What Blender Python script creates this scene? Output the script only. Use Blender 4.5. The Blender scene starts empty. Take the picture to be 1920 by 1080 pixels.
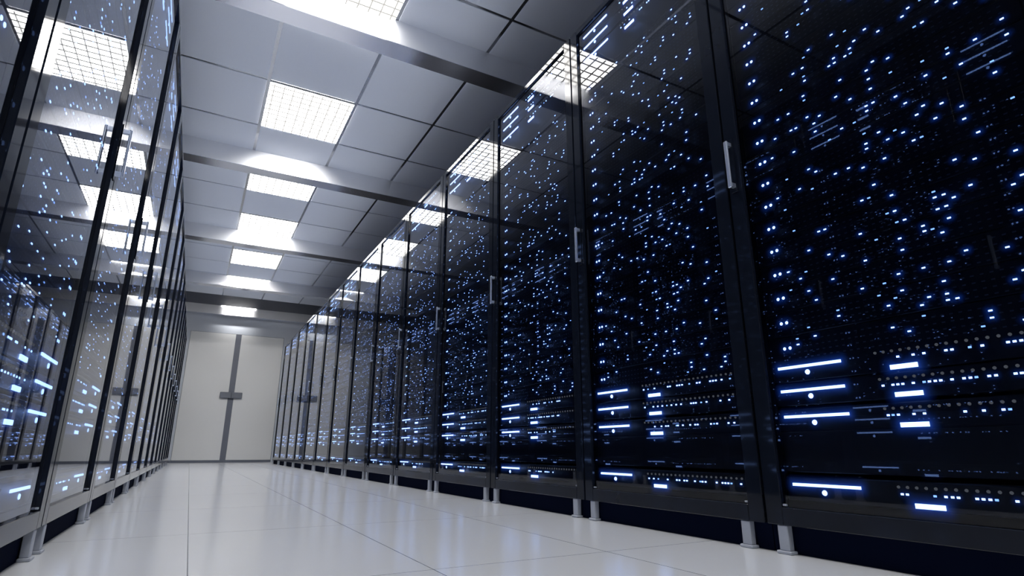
import bpy, math, random
from mathutils import Vector
random.seed(7)
U = 0.8                      # metres per layout unit (one rack bay is 0.8 m wide)
sc = bpy.context.scene
C = sc.collection
# ------------------------------------------------------------------ layout (in units)
XL, XR = -0.3685, 1.6747     # glass fronts of the two rows
G0 = 0.342                   # near edge of first bay
NB = 14
ZB, ZT = 0.085, 2.687
ZC = 3.900                   # ceiling
YW = 16.40                   # end wall
XA, XB, YA = -1.75, 3.05, -3.2   # room extents
DEP = 1.05
DISK=[[(0.442,0.026),(0.209,0.027),(0.124,0.009),(0.124,-0.009),(0.145,-0.026),(0.293,0.009),(0.293,-0.009),(0.315,-0.027),(0.23,-0.026),(0.823,0.026),(0.823,0.007),(0.76,0.025),(0.526,0.009),(0.485,-0.009)],[(0.378,0.022),(0.209,0.006),(0.23,-0.012),(0.547,0.022),(0.483,0.022),(0.504,0.005),(0.526,-0.013),(0.42,-0.012),(0.377,-0.013),(0.378,-0.03),(0.356,-0.03),(0.441,-0.03),(0.674,0.005),(0.674,-0.013),(0.778,-0.03)],[(0.145,0.02),(0.145,-0.014),(0.229,-0.015),(0.314,0.003),(0.674,0.02),(0.356,-0.015),(0.419,-0.015),(0.484,-0.015),(0.526,-0.032),(0.59,-0.032),(0.822,0.02),(0.759,0.002),(0.738,-0.033)],[(0.335,0.016),(0.187,-0.018),(0.399,0.016),(0.398,-0),(0.378,-0.001),(0.357,-0.018),(0.526,0.017),(0.463,-0),(0.674,0.016),(0.631,-0.002),(0.462,-0.035),(0.567,-0.036),(0.822,-0.002),(0.759,-0.018),(0.781,-0.036)],[(0.124,-0.001),(0.166,-0.018),(0.357,0.016),(0.357,-0.001),(0.335,-0.001),(0.314,-0.018),(0.272,-0),(0.335,-0.035),(0.356,-0.036),(0.483,-0.001),(0.462,-0.001),(0.462,-0.036),(0.441,-0.036),(0.695,0.016),(0.674,0.016),(0.568,-0.036),(0.187,-0.035),(0.738,-0.036)],[(0.293,-0.002),(0.25,-0.02),(0.166,-0.037),(0.504,0.015),(0.546,-0.02),(0.525,-0.02),(0.462,-0.037),(0.78,-0.038)],[(0.251,0.014),(0.145,0.015),(0.377,0.014),(0.356,0.014),(0.229,-0.038),(0.611,0.014),(0.568,0.014),(0.525,-0.004),(0.461,-0.003),(0.738,0.014),(0.694,-0.004),(0.823,0.014),(0.801,-0.039)],[(0.165,0.017),(0.336,0.018),(0.292,0),(0.356,0),(0.25,-0.034),(0.314,-0.035),(0.504,0.017),(0.463,-0),(0.419,-0.017),(0.399,-0.035),(0.504,-0.018),(0.505,-0.035),(0.442,-0.035),(0.696,-0.017),(0.673,-0.036),(0.779,-0.018)],[(0.123,0.018),(0.314,0.018),(0.272,-0.017),(0.229,-0),(0.165,-0.035),(0.653,0.018),(0.483,0.017),(0.462,0.017),(0.484,-0),(0.399,0),(0.378,-0.035),(0.526,-0.018),(0.567,-0.017),(0.611,-0.035),(0.738,-0.017),(0.823,0)],[(0.399,-0.002),(0.462,0.015),(0.568,0.015),(0.526,-0.019),(0.462,-0.02),(0.124,-0.019),(0.187,-0.037),(0.251,-0.02),(0.252,-0.037),(0.314,-0.02),(0.673,-0.002),(0.631,-0.02),(0.653,-0.037),(0.737,-0.019),(0.718,-0.02),(0.801,-0.019)],[(0.208,0.013),(0.144,-0.021),(0.293,0.013),(0.314,0.013),(0.675,-0.003),(0.674,-0.021),(0.441,-0.021),(0.398,-0.038),(0.463,-0.039),(0.546,-0.021),(0.738,-0.038),(0.78,-0.038)],[(0.212,0.017),(0.285,-0),(0.319,-0.002),(0.248,-0.036),(0.338,-0.018),(0.445,0.016),(0.409,-0.018),(0.482,-0.001),(0.535,0.017),(0.499,-0.018),(0.499,-0.036),(0.517,-0.035),(0.553,-0.018),(0.553,-0.036),(0.572,-0.036),(0.662,0.016),(0.698,0.016),(0.662,-0.018),(0.661,-0.036),(0.751,-0.018)],[(0.145,0.019),(0.207,-0.033),(0.357,-0.016),(0.547,-0.016),(0.504,-0.033),(0.631,-0.017),(0.652,-0.034)],[(0.278,0.019),(0.22,0.001),(0.219,-0.016),(0.234,-0.033),(0.336,0.002),(0.335,-0.016),(0.292,-0.034),(0.349,-0.034),(0.437,0.02),(0.494,0.002),(0.466,-0.016),(0.652,0.019),(0.697,0.019),(0.698,0.002)],[(0.292,0.017),(0.25,-0),(0.228,-0.019),(0.272,-0.018),(0.25,-0.035),(0.313,-0.018),(0.357,-0.035),(0.461,-0.018),(0.505,-0.018),(0.547,-0.018),(0.546,-0.036),(0.525,-0.036),(0.611,-0),(0.61,-0.036),(0.631,-0.036),(0.823,0.017)],[(0.208,-0.019),(0.293,-0.001),(0.315,-0.019),(0.355,-0.019),(0.462,0.016),(0.421,-0.001),(0.419,-0.037),(0.568,-0.019),(0.568,-0.036),(0.674,0.016),(0.653,0.015),(0.675,-0.001),(0.779,0.015)],[(0.225,0.019),(0.165,-0.033),(0.144,0.001),(0.145,-0.017),(0.304,0.001),(0.305,-0.016),(0.245,-0.033),(0.323,-0.034),(0.443,0.019),(0.523,0.002),(0.482,-0.016),(0.8,0.02),(0.801,0.002),(0.74,0.018)],[(0.355,0.02),(0.355,0.004),(0.386,0.003),(0.497,0.021),(0.513,0.021),(0.48,0.003),(0.512,-0.014),(0.528,-0.032),(0.607,-0.014),(0.592,-0.03),(0.684,0.02),(0.716,-0.014)],[(0.124,0.007),(0.123,-0.012),(0.207,0.022),(0.145,-0.031),(0.294,0.005),(0.294,-0.013),(0.229,-0.03),(0.314,-0.031),(0.441,0.022),(0.483,-0.012),(0.525,0.004),(0.823,0.023),(0.822,0.005),(0.76,0.023)],[(0.228,0.024),(0.208,-0.029),(0.249,-0.011),(0.229,-0.029),(0.419,0.006),(0.398,-0.028),(0.462,-0.012),(0.44,-0.029),(0.482,-0.029),(0.547,-0.01),(0.632,0.007)]]
PORTS={'A2':[0.581,0.553,0.513,0.433,0.42,0.38,0.367,0.352,0.313,0.273,0.259,0.206,0.192,0.178,0.151,0.112],'B2':[0.58,0.527,0.5,0.473,0.446,0.42,0.393,0.366,0.312,0.299,0.287,0.26,0.233,0.166,0.125],'C2':[0.526,0.486,0.46,0.447,0.4,0.392,0.365,0.326,0.3,0.287,0.221,0.206,0.192,0.139,0.113],'D2':[0.581,0.553,0.526,0.472,0.421,0.407,0.381,0.367,0.326,0.299,0.288,0.273,0.22,0.193,0.18,0.167,0.153,0.111],'A1':[0.527,0.487,0.46,0.407,0.393,0.353,0.326,0.273,0.26,0.247],'B1':[0.58,0.553,0.54,0.527,0.5,0.473,0.46,0.446,0.433,0.407,0.38,0.366,0.353,0.326,0.312,0.273,0.261],'C1':[0.58,0.567,0.553,0.513,0.487,0.393,0.353,0.313,0.3],'D1':[0.58,0.567,0.5,0.475,0.46,0.447,0.407,0.394,0.38,0.367,0.327]}
# ------------------------------------------------------------------ mesh builder
class MB:
    def __init__(s): s.v=[]; s.f=[]; s.m=[]; s.mats=[]; s.cur=0; s.g={}; s.hx=0
    def mat(s, m):
        if m not in s.mats: s.mats.append(m)
        s.cur = s.mats.index(m); return s
    def face(s, pts):
        n=len(s.v); s.v += [tuple(p) for p in pts]; s.f.append(tuple(range(n,n+len(pts)))); s.m.append(s.cur)
    def box(s, x0,x1,y0,y1,z0,z1, c=0.0):
        """axis box; c = edge chamfer (on all twelve edges)"""
        if x0>x1: x0,x1=x1,x0
        if y0>y1: y0,y1=y1,y0
        if z0>z1: z0,z1=z1,z0
        if c<=0:
            n=len(s.v)
            s.v += [(x,y,z) for x in (x0,x1) for y in (y0,y1) for z in (z0,z1)]
            for q in ((0,1,3,2),(4,6,7,5),(0,4,5,1),(2,3,7,6),(0,2,6,4),(1,5,7,3)):
                s.f.append(tuple(n+i for i in q)); s.m.append(s.cur)
            return s
        n=len(s.v); X=(x0,x1);Y=(y0,y1);Z=(z0,z1); idx={}
        for i in (0,1):
            for j in (0,1):
                for k in (0,1):
                    sx,sy,sz=(1-2*i)*c,(1-2*j)*c,(1-2*k)*c
                    for a,p in enumerate(((X[i],Y[j]+sy,Z[k]+sz),(X[i]+sx,Y[j],Z[k]+sz),(X[i]+sx,Y[j]+sy,Z[k]))):
                        idx[(i,j,k,a)]=len(s.v); s.v.append(p)
        F=[]
        for i in (0,1): F.append([idx[(i,j,k,0)] for j,k in ((0,0),(1,0),(1,1),(0,1))][::(-1 if i==0 else 1)])
        for j in (0,1): F.append([idx[(i,j,k,1)] for i,k in ((0,0),(1,0),(1,1),(0,1))][::(1 if j==0 else -1)])
        for k in (0,1): F.append([idx[(i,j,k,2)] for i,j in ((0,0),(1,0),(1,1),(0,1))][::(-1 if k==0 else 1)])
        for i in (0,1):
            for j in (0,1): F.append([idx[(i,j,0,0)],idx[(i,j,0,1)],idx[(i,j,1,1)],idx[(i,j,1,0)]][::(1 if i==j else -1)])
        for i in (0,1):
            for k in (0,1): F.append([idx[(i,0,k,0)],idx[(i,1,k,0)],idx[(i,1,k,2)],idx[(i,0,k,2)]][::(1 if i==k else -1)])
        for j in (0,1):
            for k in (0,1): F.append([idx[(0,j,k,1)],idx[(1,j,k,1)],idx[(1,j,k,2)],idx[(0,j,k,2)]][::(-1 if j==k else 1)])
        for i in (0,1):
            for j in (0,1):
                for k in (0,1): F.append([idx[(i,j,k,a)] for a in (0,1,2)][::(1 if (i+j+k)%2 else -1)])
        for q in F: s.f.append(tuple(q)); s.m.append(s.cur)
        return s
    def disc(s, x0,x1,y,z,r,n=10,dome=0.0):
        """short round stud: axis X, from x1 (back) to x0 (front)"""
        b=len(s.v)
        for k in range(n):
            a=2*math.pi*k/n; s.v.append((x1,y+r*math.cos(a),z+r*math.sin(a)))
        for k in range(n):
            a=2*math.pi*k/n; s.v.append((x0,y+r*.85*math.cos(a),z+r*.85*math.sin(a)))
        for k in range(n):
            s.f.append((b+k,b+(k+1)%n,b+n+(k+1)%n,b+n+k)[::-1] if x0<x1 else (b+k,b+(k+1)%n,b+n+(k+1)%n,b+n+k)); s.m.append(s.cur)
        s.f.append(tuple(b+n+k for k in range(n))[::(-1 if x0<x1 else 1)]); s.m.append(s.cur)
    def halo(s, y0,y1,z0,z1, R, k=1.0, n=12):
        """painted bloom patch around a lamp whose glow fades outwards (vertex attribute 'glow')"""
        s.hx=(s.hx+1)%17; x=.03375-.00002*s.hx; prev=None; keep=s.cur; s.mat(M['lens'])  # 'lens' is the painted bloom material
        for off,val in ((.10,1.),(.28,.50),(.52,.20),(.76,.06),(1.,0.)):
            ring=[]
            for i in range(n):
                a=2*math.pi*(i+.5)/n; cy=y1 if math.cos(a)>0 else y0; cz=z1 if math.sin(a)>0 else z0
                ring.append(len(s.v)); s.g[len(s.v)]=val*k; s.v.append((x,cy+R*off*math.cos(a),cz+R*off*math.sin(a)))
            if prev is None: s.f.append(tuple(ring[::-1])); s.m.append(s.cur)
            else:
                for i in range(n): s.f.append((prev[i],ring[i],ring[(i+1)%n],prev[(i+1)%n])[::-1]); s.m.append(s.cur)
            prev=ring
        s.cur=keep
    def tube(s, pts, r, n=10):
        pts=[Vector(p) for p in pts]; b=len(s.v); up=None
        for i,p in enumerate(pts):
            t=(pts[min(i+1,len(pts)-1)]-pts[max(i-1,0)]).normalized()
            ref=Vector((0,1,0)); a=t.cross(ref).normalized(); c=a.cross(t).normalized()
            for k in range(n):
                an=2*math.pi*k/n; s.v.append(tuple(p+a*r*math.cos(an)+c*r*math.sin(an)))
        for i in range(len(pts)-1):
            for k in range(n):
                s.f.append((b+i*n+k,b+i*n+(k+1)%n,b+(i+1)*n+(k+1)%n,b+(i+1)*n+k)); s.m.append(s.cur)
        s.f.append(tuple(b+k for k in range(n))[::-1]); s.m.append(s.cur)
        e=b+(len(pts)-1)*n; s.f.append(tuple(e+k for k in range(n))); s.m.append(s.cur)
    def mesh(s, name, mirror=False, smooth=False):
        k=-1 if mirror else 1
        me=bpy.data.meshes.new(name)
        me.from_pydata([(x*U*k,y*U,z*U) for x,y,z in s.v],[],[q[::-1] if mirror else q for q in s.f])
        for m in s.mats: me.materials.append(m)
        me.polygons.foreach_set('material_index', s.m)
        if smooth: me.polygons.foreach_set('use_smooth',[True]*len(s.f))
        if s.g:
            at=me.attributes.new('glow','FLOAT','POINT'); at.data.foreach_set('value',[s.g.get(i,0.) for i in range(len(s.v))])
        me.update(); return me
def link(name, me, parent=None, loc=None):
    o=bpy.data.objects.new(name, me); C.objects.link(o)
    if parent is not None: o.parent=parent
    if loc: o.location=[c*U for c in loc]
    return o
def tag(o,label=None,cat=None,group=None,kind=None):
    if label: o['label']=label
    if cat: o['category']=cat
    if group: o['group']=group
    if kind: o['kind']=kind
    return o
# ------------------------------------------------------------------ materials
def new(name):
    m=bpy.data.materials.new(name); m.use_nodes=True; m.node_tree.nodes.clear()
    return m, m.node_tree.nodes, m.node_tree.links
def pbr(name, col, rough=.5, metal=0., spec=.5, noise=0., nscale=30., bump=0., ior=1.5, rvar=0.):
    m,N,K=new(name)
    out=N.new('ShaderNodeOutputMaterial'); p=N.new('ShaderNodeBsdfPrincipled'); K.new(p.outputs[0],out.inputs[0])
    p.inputs['Base Color'].default_value=(*col,1); p.inputs['Roughness'].default_value=rough
    p.inputs['Metallic'].default_value=metal; p.inputs['Specular IOR Level'].default_value=spec; p.inputs['IOR'].default_value=ior
    tc=N.new('ShaderNodeTexCoord'); no=N.new('ShaderNodeTexNoise'); no.inputs['Scale'].default_value=nscale; no.inputs['Detail'].default_value=3
    K.new(tc.outputs['Object'],no.inputs['Vector'])
    mx=N.new('ShaderNodeMix'); mx.data_type='RGBA'; mx.inputs[6].default_value=tuple(c*(1-noise) for c in col)+(1,); mx.inputs[7].default_value=tuple(min(1,c*(1+noise)) for c in col)+(1,)
    K.new(no.outputs['Fac'],mx.inputs[0]); K.new(mx.outputs[2],p.inputs['Base Color'])
    if rvar:
        mr=N.new('ShaderNodeMapRange'); mr.inputs['To Min'].default_value=max(0,rough-rvar); mr.inputs['To Max'].default_value=rough+rvar
        K.new(no.outputs['Fac'],mr.inputs['Value']); K.new(mr.outputs[0],p.inputs['Roughness'])
    if bump:
        b=N.new('ShaderNodeBump'); b.inputs['Strength'].default_value=bump; b.inputs['Distance'].default_value=.002
        K.new(no.outputs['Fac'],b.inputs['Height']); K.new(b.outputs[0],p.inputs['Normal'])
    return m
def emit(name, col, strength, nee=False):
    m,N,K=new(name)
    out=N.new('ShaderNodeOutputMaterial'); e=N.new('ShaderNodeEmission'); K.new(e.outputs[0],out.inputs[0])
    e.inputs[0].default_value=(*col,1); e.inputs[1].default_value=strength
    m.cycles.emission_sampling='FRONT' if nee else 'NONE'
    return m
M={}
M['frame']=pbr('rack_frame_black',(.008,.011,.020),.05,noise=.1,ior=1.34)
M['edge']=pbr('rack_edge_rubber',(.003,.003,.004),.7,spec=.1)
M['top']=pbr('cabinet_top_black',(.02,.02,.025),.8)
M['body']=pbr('cabinet_black',(.006,.008,.014),.55,spec=.25,noise=.2)
M['server']=pbr('server_face_black',(.003,.005,.012),.36,spec=.3,noise=.2)
M['unlit']=pbr('unlit_lamp',(.035,.05,.10),.3,spec=.6)
M['socket']=emit('port_socket_glow',(.80,.86,1.),.04)  # sockets are no lamps; a faint glow replaces light falling on them
M['leg']=pbr('leg_steel_grey',(.42,.45,.52),.45,noise=.06,nscale=60)
M['skirt']=pbr('plinth_navy',(.004,.007,.022),.9,spec=.03)
M['chrome']=pbr('handle_chrome',(.70,.78,.95),.28,metal=.8,noise=.03)
M['led']=emit('led_white_blue',(.26,.44,1.),2.5)
M['led_dim']=emit('led_dim_blue',(.18,.36,1.),1.1)
M['ring']=emit('led_bloom_rim',(.008,.055,.62),.4)  # blue emission for bloom at the LED edges, not assigned to any mesh
M['bar']=emit('light_bar_blue',(.30,.48,1.),2.3)
M['tile']=pbr('ceiling_tile_grey',(.80,.84,.92),.75,noise=.02,nscale=120,bump=.15,spec=.3)
M['grid']=pbr('ceiling_grid_metal',(.55,.57,.62),.14,metal=1.)
M['beam']=pbr('beam_satin_grey',(.90,.91,.94),.52,metal=1.0,noise=.02,nscale=8)
M['beam_under']=pbr('beam_polished_underside',(.80,.82,.90),.20,metal=1.,noise=.02,nscale=8)
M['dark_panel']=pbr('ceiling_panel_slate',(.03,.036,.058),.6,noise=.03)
M['wall']=pbr('wall_grey_paint',(.52,.56,.63),.6,noise=.02)
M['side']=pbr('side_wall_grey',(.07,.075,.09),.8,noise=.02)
M['door_frame']=pbr('door_frame_grey',(.13,.145,.185),.5,noise=.03)
M['door_panel']=pbr('door_panel_white',(.72,.73,.735),.45,noise=.01)
M['door_bar']=pbr('door_bar_grey',(.15,.165,.20),.35,noise=.03)
M['diffuser']=emit('light_diffuser_white',(1.,.98,.945),8.4,nee=True)
M['louvre']=emit('louvre_translucent',(1.,.98,.93),.30)
M['trim']=pbr('light_trim_white',(.7,.7,.68),.5)
def lens():  # additive blue emission: bloom painted round each LED, not a real lens
    m,N,K=new('led_bloom_blue')
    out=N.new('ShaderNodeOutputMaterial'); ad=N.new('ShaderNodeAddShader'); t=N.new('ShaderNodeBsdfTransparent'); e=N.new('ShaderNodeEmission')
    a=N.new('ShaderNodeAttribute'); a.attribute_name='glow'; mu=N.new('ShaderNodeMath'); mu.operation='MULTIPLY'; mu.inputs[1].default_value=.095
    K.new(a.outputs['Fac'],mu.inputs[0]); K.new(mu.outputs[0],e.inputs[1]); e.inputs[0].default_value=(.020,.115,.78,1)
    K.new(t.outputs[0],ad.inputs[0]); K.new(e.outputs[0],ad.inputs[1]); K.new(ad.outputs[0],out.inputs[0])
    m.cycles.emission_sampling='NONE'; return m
M['lens']=lens()  # painted bloom round the LEDs, no real lens
# clear door glass: one sheet, two-surface Fresnel reflection over full transparency
def glass():
    m,N,K=new('door_glass')
    out=N.new('ShaderNodeOutputMaterial'); mix=N.new('ShaderNodeMixShader'); t=N.new('ShaderNodeBsdfTransparent'); g=N.new('ShaderNodeBsdfGlossy')
    g.inputs['Roughness'].default_value=.012; g.inputs['Color'].default_value=(.93,.95,1,1); t.inputs[0].default_value=(.90,.94,1,1)
    f=N.new('ShaderNodeFresnel'); f.inputs[0].default_value=1.37
    a=N.new('ShaderNodeMath'); a.operation='MULTIPLY'; a.inputs[1].default_value=2
    b=N.new('ShaderNodeMath'); b.operation='ADD'; b.inputs[1].default_value=1
    d=N.new('ShaderNodeMath'); d.operation='DIVIDE'
    K.new(f.outputs[0],a.inputs[0]); K.new(f.outputs[0],b.inputs[0]); K.new(a.outputs[0],d.inputs[0]); K.new(b.outputs[0],d.inputs[1])
    K.new(d.outputs[0],mix.inputs[0]); K.new(t.outputs[0],mix.inputs[1]); K.new(g.outputs[0],mix.inputs[2]); K.new(mix.outputs[0],out.inputs[0])
    return m
M['glass']=glass()
# floor: pale glossy raised-floor tiles with thin dark joints worked out from world position
def floor_mat():
    m,N,K=new('floor_tiles_white')
    out=N.new('ShaderNodeOutputMaterial'); p=N.new('ShaderNodeBsdfPrincipled'); K.new(p.outputs[0],out.inputs[0])
    tc=N.new('ShaderNodeTexCoord'); sp=N.new('ShaderNodeSeparateXYZ'); K.new(tc.outputs['Object'],sp.inputs[0])
    def joint(sock,off,per,half):
        a=N.new('ShaderNodeMath'); a.operation='SUBTRACT'; K.new(sock,a.inputs[0]); a.inputs[1].default_value=off*U-per*U*.5-per*U*40
        b=N.new('ShaderNodeMath'); b.operation='MODULO'; K.new(a.outputs[0],b.inputs[0]); b.inputs[1].default_value=per*U
        c=N.new('ShaderNodeMath'); c.operation='SUBTRACT'; K.new(b.outputs[0],c.inputs[0]); c.inputs[1].default_value=per*U*.5
        d=N.new('ShaderNodeMath'); d.operation='ABSOLUTE'; K.new(c.outputs[0],d.inputs[0])
        e=N.new('ShaderNodeMath'); e.operation='LESS_THAN'; K.new(d.outputs[0],e.inputs[0]); e.inputs[1].default_value=half
        return e
    jx=joint(sp.outputs[0],.0386,.5892,.0012); jy=joint(sp.outputs[1],1.593,1.0824,.0011)
    mx=N.new('ShaderNodeMath'); mx.operation='MAXIMUM'; K.new(jx.outputs[0],mx.inputs[0]); K.new(jy.outputs[0],mx.inputs[1])
    no=N.new('ShaderNodeTexNoise'); no.inputs['Scale'].default_value=.8; K.new(tc.outputs['Object'],no.inputs['Vector'])
    c1=N.new('ShaderNodeMix'); c1.data_type='RGBA'; c1.inputs[6].default_value=(.78,.80,.84,1); c1.inputs[7].default_value=(.80,.82,.85,1); K.new(no.outputs['Fac'],c1.inputs[0])
    c2=N.new('ShaderNodeMix'); c2.data_type='RGBA'; K.new(mx.outputs[0],c2.inputs[0]); K.new(c1.outputs[2],c2.inputs[6]); c2.inputs[7].default_value=(.10,.13,.18,1)
    K.new(c2.outputs[2],p.inputs['Base Color']); p.inputs['Roughness'].default_value=.17; p.inputs['Specular IOR Level'].default_value=.5
    bp=N.new('ShaderNodeBump'); bp.inputs['Strength'].default_value=.4; bp.inputs['Distance'].default_value=.001; bp.invert=True
    K.new(mx.outputs[0],bp.inputs['Height']); K.new(bp.outputs[0],p.inputs['Normal'])
    return m
M['floor']=floor_mat()
# ------------------------------------------------------------------ room shell
def struct(name, mb, parent=None, label=None):
    o=link(name, mb.mesh(name), parent)
    if parent is None: o['kind']='structure'
    if label: o['label']=label
    return o
struct('floor', MB().mat(M['floor']).box(XA-.1,XB+.1,YA-.1,YW+.3,-.08,0), label='pale glossy tiled floor of the aisle')
XC, T, RY, PY, GAP = .216, .8768, 5.4978, .9473, .030
ceil=MB().mat(M['tile'])
lights=[]; 
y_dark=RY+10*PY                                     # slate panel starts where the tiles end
for j in range(-9,10):
    for i in range(-3,4):
        x0,x1=XC+i*T+GAP/2, XC+(i+1)*T-GAP/2; y0,y1=RY+j*PY+GAP/2, RY+(j+1)*PY-GAP/2
        x0=max(x0,XA); x1=min(x1,XB)
        if x1-x0<.05 or y1<YA: continue
        y0=max(y0,YA)
        if i==0 and j%2==0: 
            lights.append((x0,x1,y0,y1)); continue
        ceil.box(x0,x1,y0,y1,ZC,ZC+.05,.003)
ceiling=struct('ceiling', ceil, label='grey square-tiled ceiling above the aisle')
# grid sheet is cut round the light openings: strips only
g=MB().mat(M['grid'])
for i in range(-3,5):
    x=XC+i*T
    if XA<x<XB: g.box(x-GAP/2-.004,x+GAP/2+.004,YA,y_dark,ZC+.006,ZC+.03)
for j in range(-9,11):
    y=RY+j*PY
    if y>YA: g.box(XA,XB,y-GAP/2-.004,y+GAP/2+.004,ZC+.0065,ZC+.029)
struct('ceiling_grid', g, ceiling)
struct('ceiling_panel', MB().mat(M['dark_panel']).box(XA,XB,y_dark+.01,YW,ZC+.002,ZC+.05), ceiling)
struct('ceiling_slab', MB().mat(M['side']).box(XA-.1,XB+.1,YA-.1,YW+.3,ZC+.16,ZC+.22), ceiling)
bl=['satin grey ceiling beam overhead, just above the top of the photo','satin grey ceiling beam in front of the second louvred light','second satin grey ceiling beam across the aisle','third satin grey ceiling beam, touching a louvred light','fourth satin grey ceiling beam across the aisle','last satin grey ceiling beam, against the end wall']
for k,yb in enumerate((1.06,4.08,7.09,10.11,13.12,16.13)):
    b=MB().mat(M['beam'])
    y0,y1=yb,yb+.205; z0,z1=3.668,ZC+.004
    b.box(XA,XB,y0,y1,z0+.004,z1)
    b.mat(M['beam_under']).box(XA,XB,y0+.002,y1-.002,z0,z0+.004)
    struct('trim_%d'%(k+1), b, label=bl[k])
W=M['wall']
# end wall with a double door opening
DX0,DX1,DZ=-.365,1.875,3.235
w=MB().mat(W); w.box(XA-.1,DX0,YW,YW+.15,0,ZC+.2); w.box(DX1,XB+.1,YW,YW+.15,0,ZC+.2); w.box(DX0,DX1,YW,YW+.15,DZ,ZC+.2)
struct('wall_end', w, label='grey end wall around the double doors')
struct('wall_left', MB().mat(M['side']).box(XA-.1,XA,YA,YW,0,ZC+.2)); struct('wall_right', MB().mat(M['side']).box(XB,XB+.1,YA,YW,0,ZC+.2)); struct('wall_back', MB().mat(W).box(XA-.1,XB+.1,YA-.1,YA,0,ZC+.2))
# double door: grey frame, two pale leaves, a push bar on each
d=link('door_1', MB().mat(M['door_frame']).box(DX0+.001,DX1-.001,YW+.03,YW+.14,.001,DZ-.001).mesh('door_frame'))
tag(d,'double door of two tall pale panels in a grey frame',None,None,'structure')
for a,b_ in ((DX0+.006,.688),(.822,DX1-.006)):
    link('door_leaf', MB().mat(M['door_panel']).box(a,b_,YW-.004,YW+.03,.058,DZ-.006,.004).mesh('door_leaf'), d)
link('door_stile', MB().mat(M['door_frame']).box(.692,.818,YW+.0,YW+.03,.058,DZ-.01).mesh('door_stile'), d)
link('door_sill', MB().mat(M['door_frame']).box(DX0+.001,DX1-.001,YW-.004,YW+.03,.001,.056).mesh('door_sill'), d)
for a,b_ in ((.495,.752),(.758,1.012)):
    hb=MB().mat(M['door_bar']); hb.box(a,b_,YW-.075,YW-.04,1.572,1.722,.01)
    e=(b_-.08,b_-.04) if a<.7 else (a+.04,a+.08)
    hb.box(e[0],e[1],YW-.045,YW-.002,1.60,1.69)
    link('door_handle', hb.mesh('door_handle'), d)
for nm,x0,x1 in (('baseboard_end',XA,DX0-.002),):
    struct(nm, MB().mat(M['door_frame']).box(x0,x1,YW-.015,YW-.001,.001,.058))
# ------------------------------------------------------------------ ceiling lights
lights.sort(key=lambda t:t[2])
vis={}
def ceiling_light(x0,x1,y0,y1,label,n=9,slim=False):
    r=link('ceiling_light', None, None, ((x0+x1)/2,(y0+y1)/2,ZC)); w2,h2=(x1-x0)/2,(y1-y0)/2
    tag(r,label,'light','louvred ceiling lights in a line along the aisle')
    t=MB().mat(M['trim']); q=.004
    for a in ((-w2,-w2+q,-h2,h2),(w2-q,w2,-h2,h2),(-w2+q,w2-q,-h2,-h2+q),(-w2+q,w2-q,h2-q,h2)): t.box(a[0],a[1],a[2],a[3],-.006,.06)
    link('light_frame', t.mesh('light_frame'), r)
    link('light_diffuser', MB().mat(M['diffuser']).box(-w2+q,w2-q,-h2+q,h2-q,-.010,.03).mesh('light_diffuser'), r)
    l=MB().mat(M['louvre']); s=(x1-x0)/n; t_=.0058
    k=-w2+s/2
    while k<w2: l.box(k-t_,k+t_,-h2+q,h2-q,-.018,-.0105); k+=s
    m=max(1,round((y1-y0)/s)); s2=(y1-y0)/m; k=-h2+s2/2
    while k<h2: l.box(-w2+q,w2-q,k-t_,k+t_,-.0175,-.011); k+=s2
    link('light_louvre', l.mesh('light_louvre'), r)
    return r
LL={0:'square louvred ceiling light furthest behind the camera',}
names=['square louvred ceiling light behind the camera, third back','square louvred ceiling light behind the camera, second back','square louvred ceiling light just behind the camera overhead','square louvred ceiling light overhead, above the nearest rack',
 'bright louvred ceiling light cut by the top edge of the photo, over the nearest beam','largest whole louvred ceiling light, between the nearest two beams','louvred ceiling light just beyond the second beam','louvred ceiling light touching the front of the third beam','louvred ceiling light just beyond the third beam','thin sliver of ceiling light showing in front of the fourth beam']
vl=[l for l in lights if l[3]>-2 and l[2]<y_dark-.5]
nm=names[-len(vl):] if len(vl)<=len(names) else None
for l,n_ in zip(vl,nm): ceiling_light(*l,n_)
for l in lights:
    if l not in vl and l[2]<y_dark-.5: ceil2=struct('ceiling_tile', MB().mat(M['tile']).box(*l,ZC,ZC+.05,.003), ceiling)
ceiling_light(XC+.02,XC+T-.02,16.07,16.118,'narrow strip ceiling light close to the end wall, before the last beam',9)
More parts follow.
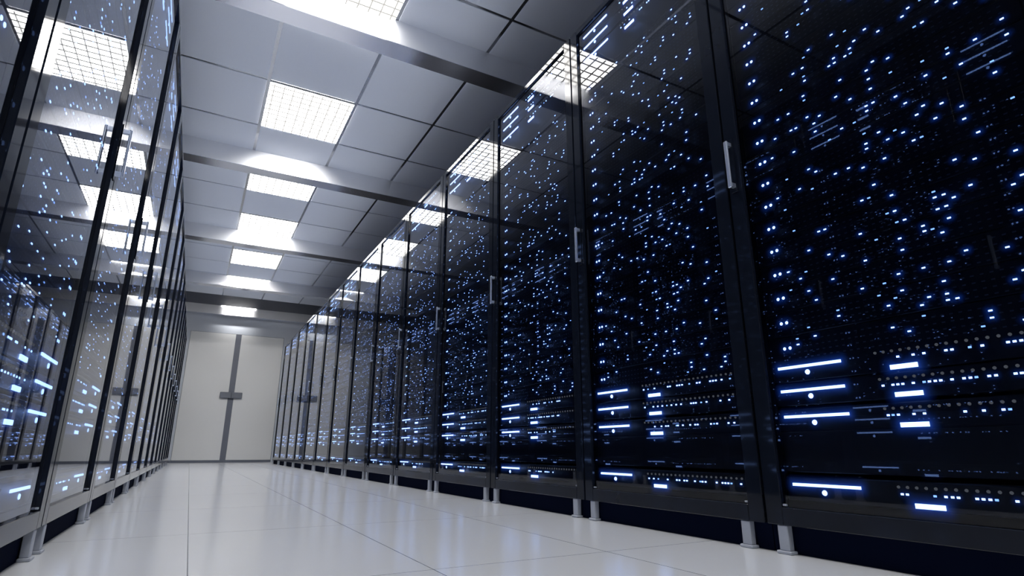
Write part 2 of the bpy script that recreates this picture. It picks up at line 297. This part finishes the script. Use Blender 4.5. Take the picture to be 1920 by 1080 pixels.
# ------------------------------------------------------------------ server rack (local: x = depth into the cabinet, y along the row, z up)
def rack_parts(mir):
    P={}
    def mk(n,mb,**k): P[n]=mb.mesh(n,mir,**k)
    b=MB().mat(M['body'])
    b.box(.016,DEP,.004,.016,ZB,ZT-.004); b.box(.016,DEP,.984,.996,ZB,ZT-.004)
    b.box(.016,DEP,.016,.984,ZB,ZB+.02); b.box(.016,DEP,.016,.984,ZT-.024,ZT-.004); b.box(DEP-.02,DEP,.016,.984,ZB+.02,ZT-.024)
    # mounting rails either side of the servers, and the two blank fillers
    b.box(.034,.06,.030,.078,ZB+.02,ZT-.024); b.box(.034,.06,.934,.970,ZB+.02,ZT-.024)
    b.mat(M['top']).box(.03,DEP-.01,.01,.99,ZT-.0035,ZT+.002)
    mk('cabinet_body',b)
    bl=MB().mat(M['server'])
    mk('blanking_panel',MB().mat(M['server']).box(.034,.06,.08,.932,-.0625,.0625,.002))

    # door frame: four rails with a dark inner return
    f=MB().mat(M['frame']); sw=.066
    f.box(0,.016,.005,.005+sw-.006,ZB,ZT,.0022); f.box(0,.016,1-sw+.001,.995,ZB,ZT,.0022)
    f.box(0,.016,.0655,1-sw+.0015,ZB,.139,.0022); f.box(0,.016,.0655,1-sw+.0015,2.652,ZT,.0022)
    f.mat(M['edge']).box(.0165,.024,.03,.97,ZB+.01,.136); f.box(.0165,.024,.03,.97,2.654,ZT-.01); f.box(.0165,.024,.03,.060,.136,2.654); f.box(.0165,.024,.940,.97,.136,2.654)
    mk('glass_door',f)
    gm=MB().mat(M['glass']); gm.face([(.0125,.062,.136),(.0125,.062,2.655),(.0125,.938,2.655),(.0125,.938,.136)])
    mk('glass_pane',gm)
    h=MB().mat(M['chrome']); y=.968; r=.0085
    h.box(-.030,-.021,y-.0085,y+.0085,1.258,1.452,.003)
    for z in (1.262,1.432): h.box(-.022,-.002,y-.0075,y+.0075,z,z+.016,.001)
    h.mat(M['frame']).box(-.003,-.0003,y-.014,y+.014,1.245,1.465,.001)
    mk('door_handle',h,smooth=False)
    mk('pane_clip',MB().mat(M['leg']).box(.004,.0122,-.006,.006,-.003,.003,.0008))
    s=MB().mat(M['skirt']); s.box(.030,.05,.002,.998,.001,ZB-.001); s.box(.05,DEP-.05,.002,.02,.001,ZB-.001); mk('plinth',s)
    l=MB().mat(M['leg']); l.box(.002,.026,-.018,.018,.010,ZB-.0005,.002); l.box(-.004,.029,-.026,.026,.0005,.010,.002); mk('leg',l)
    # disk server: chamfered faceplate and its unlit lamps
    d=MB().mat(M['server']).box(.034,.09,.080,.932,-.0465,.0385,.0028)
    d.mat(M['unlit'])
    for n in range(34):
        for q in (-.036,-.018,0,.019): d.box(.0333,.0342,.1243+.02115*n-.0040,.1243+.02115*n+.0040,q-.0016,q+.0016)
    mk('disk_server',d)
    e=MB()
    for yy in (.854,.8745):
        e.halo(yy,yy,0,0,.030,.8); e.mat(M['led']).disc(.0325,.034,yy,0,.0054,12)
    mk('power_lights',e)
    for i,row in enumerate(DISK):
        e=MB()
        for n,(v,dz) in enumerate(row):
            dim=((i*7+n*13)%9)<2
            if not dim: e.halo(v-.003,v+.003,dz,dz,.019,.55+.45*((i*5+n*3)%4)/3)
            e.mat(M['led_dim'] if dim else M['led']).box(.0325,.0355,v-.0043,v+.0043,dz-.0019,dz+.0019)
        e.mat(M['body']).box(.0350,.0375,.11,.84,-.042,.026)   # lamp board behind the face
        mk('status_lights_%d'%i,e)
    # network switch
    d=MB().mat(M['server']).box(.034,.09,.080,.932,-.0485,.0245,.0028)
    mk('network_switch',d)
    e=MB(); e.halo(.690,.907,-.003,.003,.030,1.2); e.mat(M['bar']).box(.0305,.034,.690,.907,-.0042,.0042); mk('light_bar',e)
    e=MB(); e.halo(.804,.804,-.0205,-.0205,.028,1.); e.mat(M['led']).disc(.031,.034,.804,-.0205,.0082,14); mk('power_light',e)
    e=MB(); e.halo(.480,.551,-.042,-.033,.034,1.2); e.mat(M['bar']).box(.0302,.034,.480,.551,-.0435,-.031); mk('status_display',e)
    e=MB().mat(M['socket']); y=.5865
    while y>.10: e.disc(.031,.034,y,.0085,.0042,8); y-=.0229
    mk('port_sockets',e)
    for k,vs in PORTS.items():
        e=MB()
        for n,v in enumerate(vs):
            dim=((n*5+len(vs))%7)==0
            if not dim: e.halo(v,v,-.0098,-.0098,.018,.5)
            e.mat(M['led_dim'] if dim else M['led']).box(.0325,.0355,v-.0036,v+.0036,-.0122,-.0072)
        e.mat(M['body']).box(.0350,.0375,.10,.60,-.016,-.003)
        mk('port_lights_'+k,e)
    return P
R_R, R_L = rack_parts(False), rack_parts(True)
def build_rack(P,x,y,kind,mir):
    sg=-1 if mir else 1
    root=link('server_rack',None,None,(x,y,0))
    link('cabinet_body',P['cabinet_body'],root); link('blanking_panel',P['blanking_panel'],root,(0,0,.3085)); link('blanking_panel',P['blanking_panel'],root,(0,0,2.369)); link('plinth',P['plinth'],root)
    dr=link('glass_door',P['glass_door'],root); link('glass_pane',P['glass_pane'],dr); link('door_handle',P['door_handle'],dr)
    for yy in (.0735,.9265): link('pane_clip',P['pane_clip'],dr,(0,yy,.1455))
    for (xx,yy) in ((0,.085),(0,.943),(DEP-.06,.085),(DEP-.06,.943)):
        link('leg',P['leg'],root,(xx*sg,yy,0))
    for i in range(20):
        s=link('disk_server',P['disk_server'],root,(0,0,.6395+.0859*i))
        link('power_lights',P['power_lights'],s); link('status_lights',P['status_lights_%d'%i],s)
    for z,k in ((.5753,'A'),(.4994,'B'),(.4173,'C'),(.2083,'D'),(2.6265,'B'),(2.5525,'C'),(2.4685,'A')):
        s=link('network_switch',P['network_switch'],root,(0,0,z))
        for n in ('light_bar','power_light','status_display','port_sockets'): link(n,P[n],s)
        link('port_lights',P['port_lights_'+k+str(kind)],s)
    return root
def dup(root,y):
    r=root.copy(); C.objects.link(r); r.location=(root.location.x,y*U,0)
    for ch in root.children:
        c=ch.copy(); C.objects.link(c); c.parent=r
        for gc in ch.children:
            d=gc.copy(); C.objects.link(d); d.parent=c
    return r
ORD=['nearest','second','third','fourth','fifth','sixth','seventh','eighth','ninth','tenth','eleventh','twelfth','thirteenth','last']
for mir,P,x in ((False,R_R,XR),(True,R_L,XL)):
    protos=[build_rack(P,x,G0,1,mir), build_rack(P,x,G0+1,2,mir)]
    side='left' if mir else 'right'
    for k in range(NB):
        o=protos[k] if k<2 else dup(protos[k%2],G0+k)
        o.name='server_rack'
        if mir: t={0:'nearest black server rack of the left row, cut by the left edge of the photo',1:'second server rack in the left row, its glass mirroring the largest ceiling light',13:'last black server rack of the left row, beside the pale doors'}.get(k,'%s black glass-door server rack from the camera in the left row'%ORD[k])
        else: t={0:'largest black glass-door server rack, cut by the right edge of the photo',1:'second rack of the right row, whole, left of the largest rack',13:'last black server rack of the right row, beside the pale doors'}.get(k,'%s black glass-door server rack from the camera in the right row'%ORD[k])
        tag(o,t,'server rack','server racks of the %s row'%side)
# ------------------------------------------------------------------ light, world, camera
def area(name,loc,target,sx,sy,power,col,spread=math.pi):
    l=bpy.data.lights.new(name,'AREA'); l.shape='RECTANGLE'; l.size=sx*U; l.size_y=sy*U; l.energy=power; l.color=col; l.spread=spread
    o=bpy.data.objects.new(name,l); C.objects.link(o); o.location=[c*U for c in loc]
    
    o.rotation_euler=(math.pi,(-.75 if target else .75),0) if target in (0,1) else (Vector(target)-Vector(loc)).to_track_quat('-Z','Y').to_euler(); return o
# added fill strips on the rack tops, hidden from the camera, brightening the ceiling
for x,tx in ((XL-.75,.3),(XR+.75,1.1)):
    area('rack_top_fill',(XL-.35 if x<0 else XR+.35,6.8,2.78),(0 if x<0 else 1),.25,15,3.2,(.80,.86,1.),math.radians(96))
    area('door_fill',(x*.9,14.2,2.9),(.7,16.4,1.2),.5,.3,1.6,(1.,.98,.95))  # added unseen fill above the racks, aimed at the doors
# added fill strips just below the ceiling, for the bright patches on the beams
for y,p in ((3.98,1.0),(6.47,1.9),(9.99,.8),(12.18,1.9),(15.90,.9)):
    area('beam_fill',(XC+T/2,y,ZC-.035),(XC+T/2,y+.6,ZC-.42),.55,.03,p,(1.,.97,.93),math.radians(82))
w=bpy.data.worlds.new('room_world'); sc.world=w; w.use_nodes=True
bg=w.node_tree.nodes.get('Background'); bg.inputs[0].default_value=(.02,.03,.05,1); bg.inputs[1].default_value=.3
cam=bpy.data.cameras.new('camera'); co=bpy.data.objects.new('camera',cam); C.objects.link(co); sc.camera=co
cam.sensor_width=36; cam.lens=1063.56/1920*36; cam.clip_start=.02; cam.clip_end=60
co.location=(0,0,.3153*U); co.rotation_euler=(math.pi/2+.2772,0,-.5006)
sc.view_settings.view_transform='Standard'; sc.view_settings.look='None'; sc.view_settings.exposure=.98
cy=sc.cycles
cy.max_bounces=10; cy.diffuse_bounces=5; cy.glossy_bounces=5; cy.transparent_max_bounces=16; cy.transmission_bounces=4
cy.sample_clamp_indirect=4; cy.caustics_reflective=True; cy.caustics_refractive=False; cy.blur_glossy=.3
cy.use_denoising=True
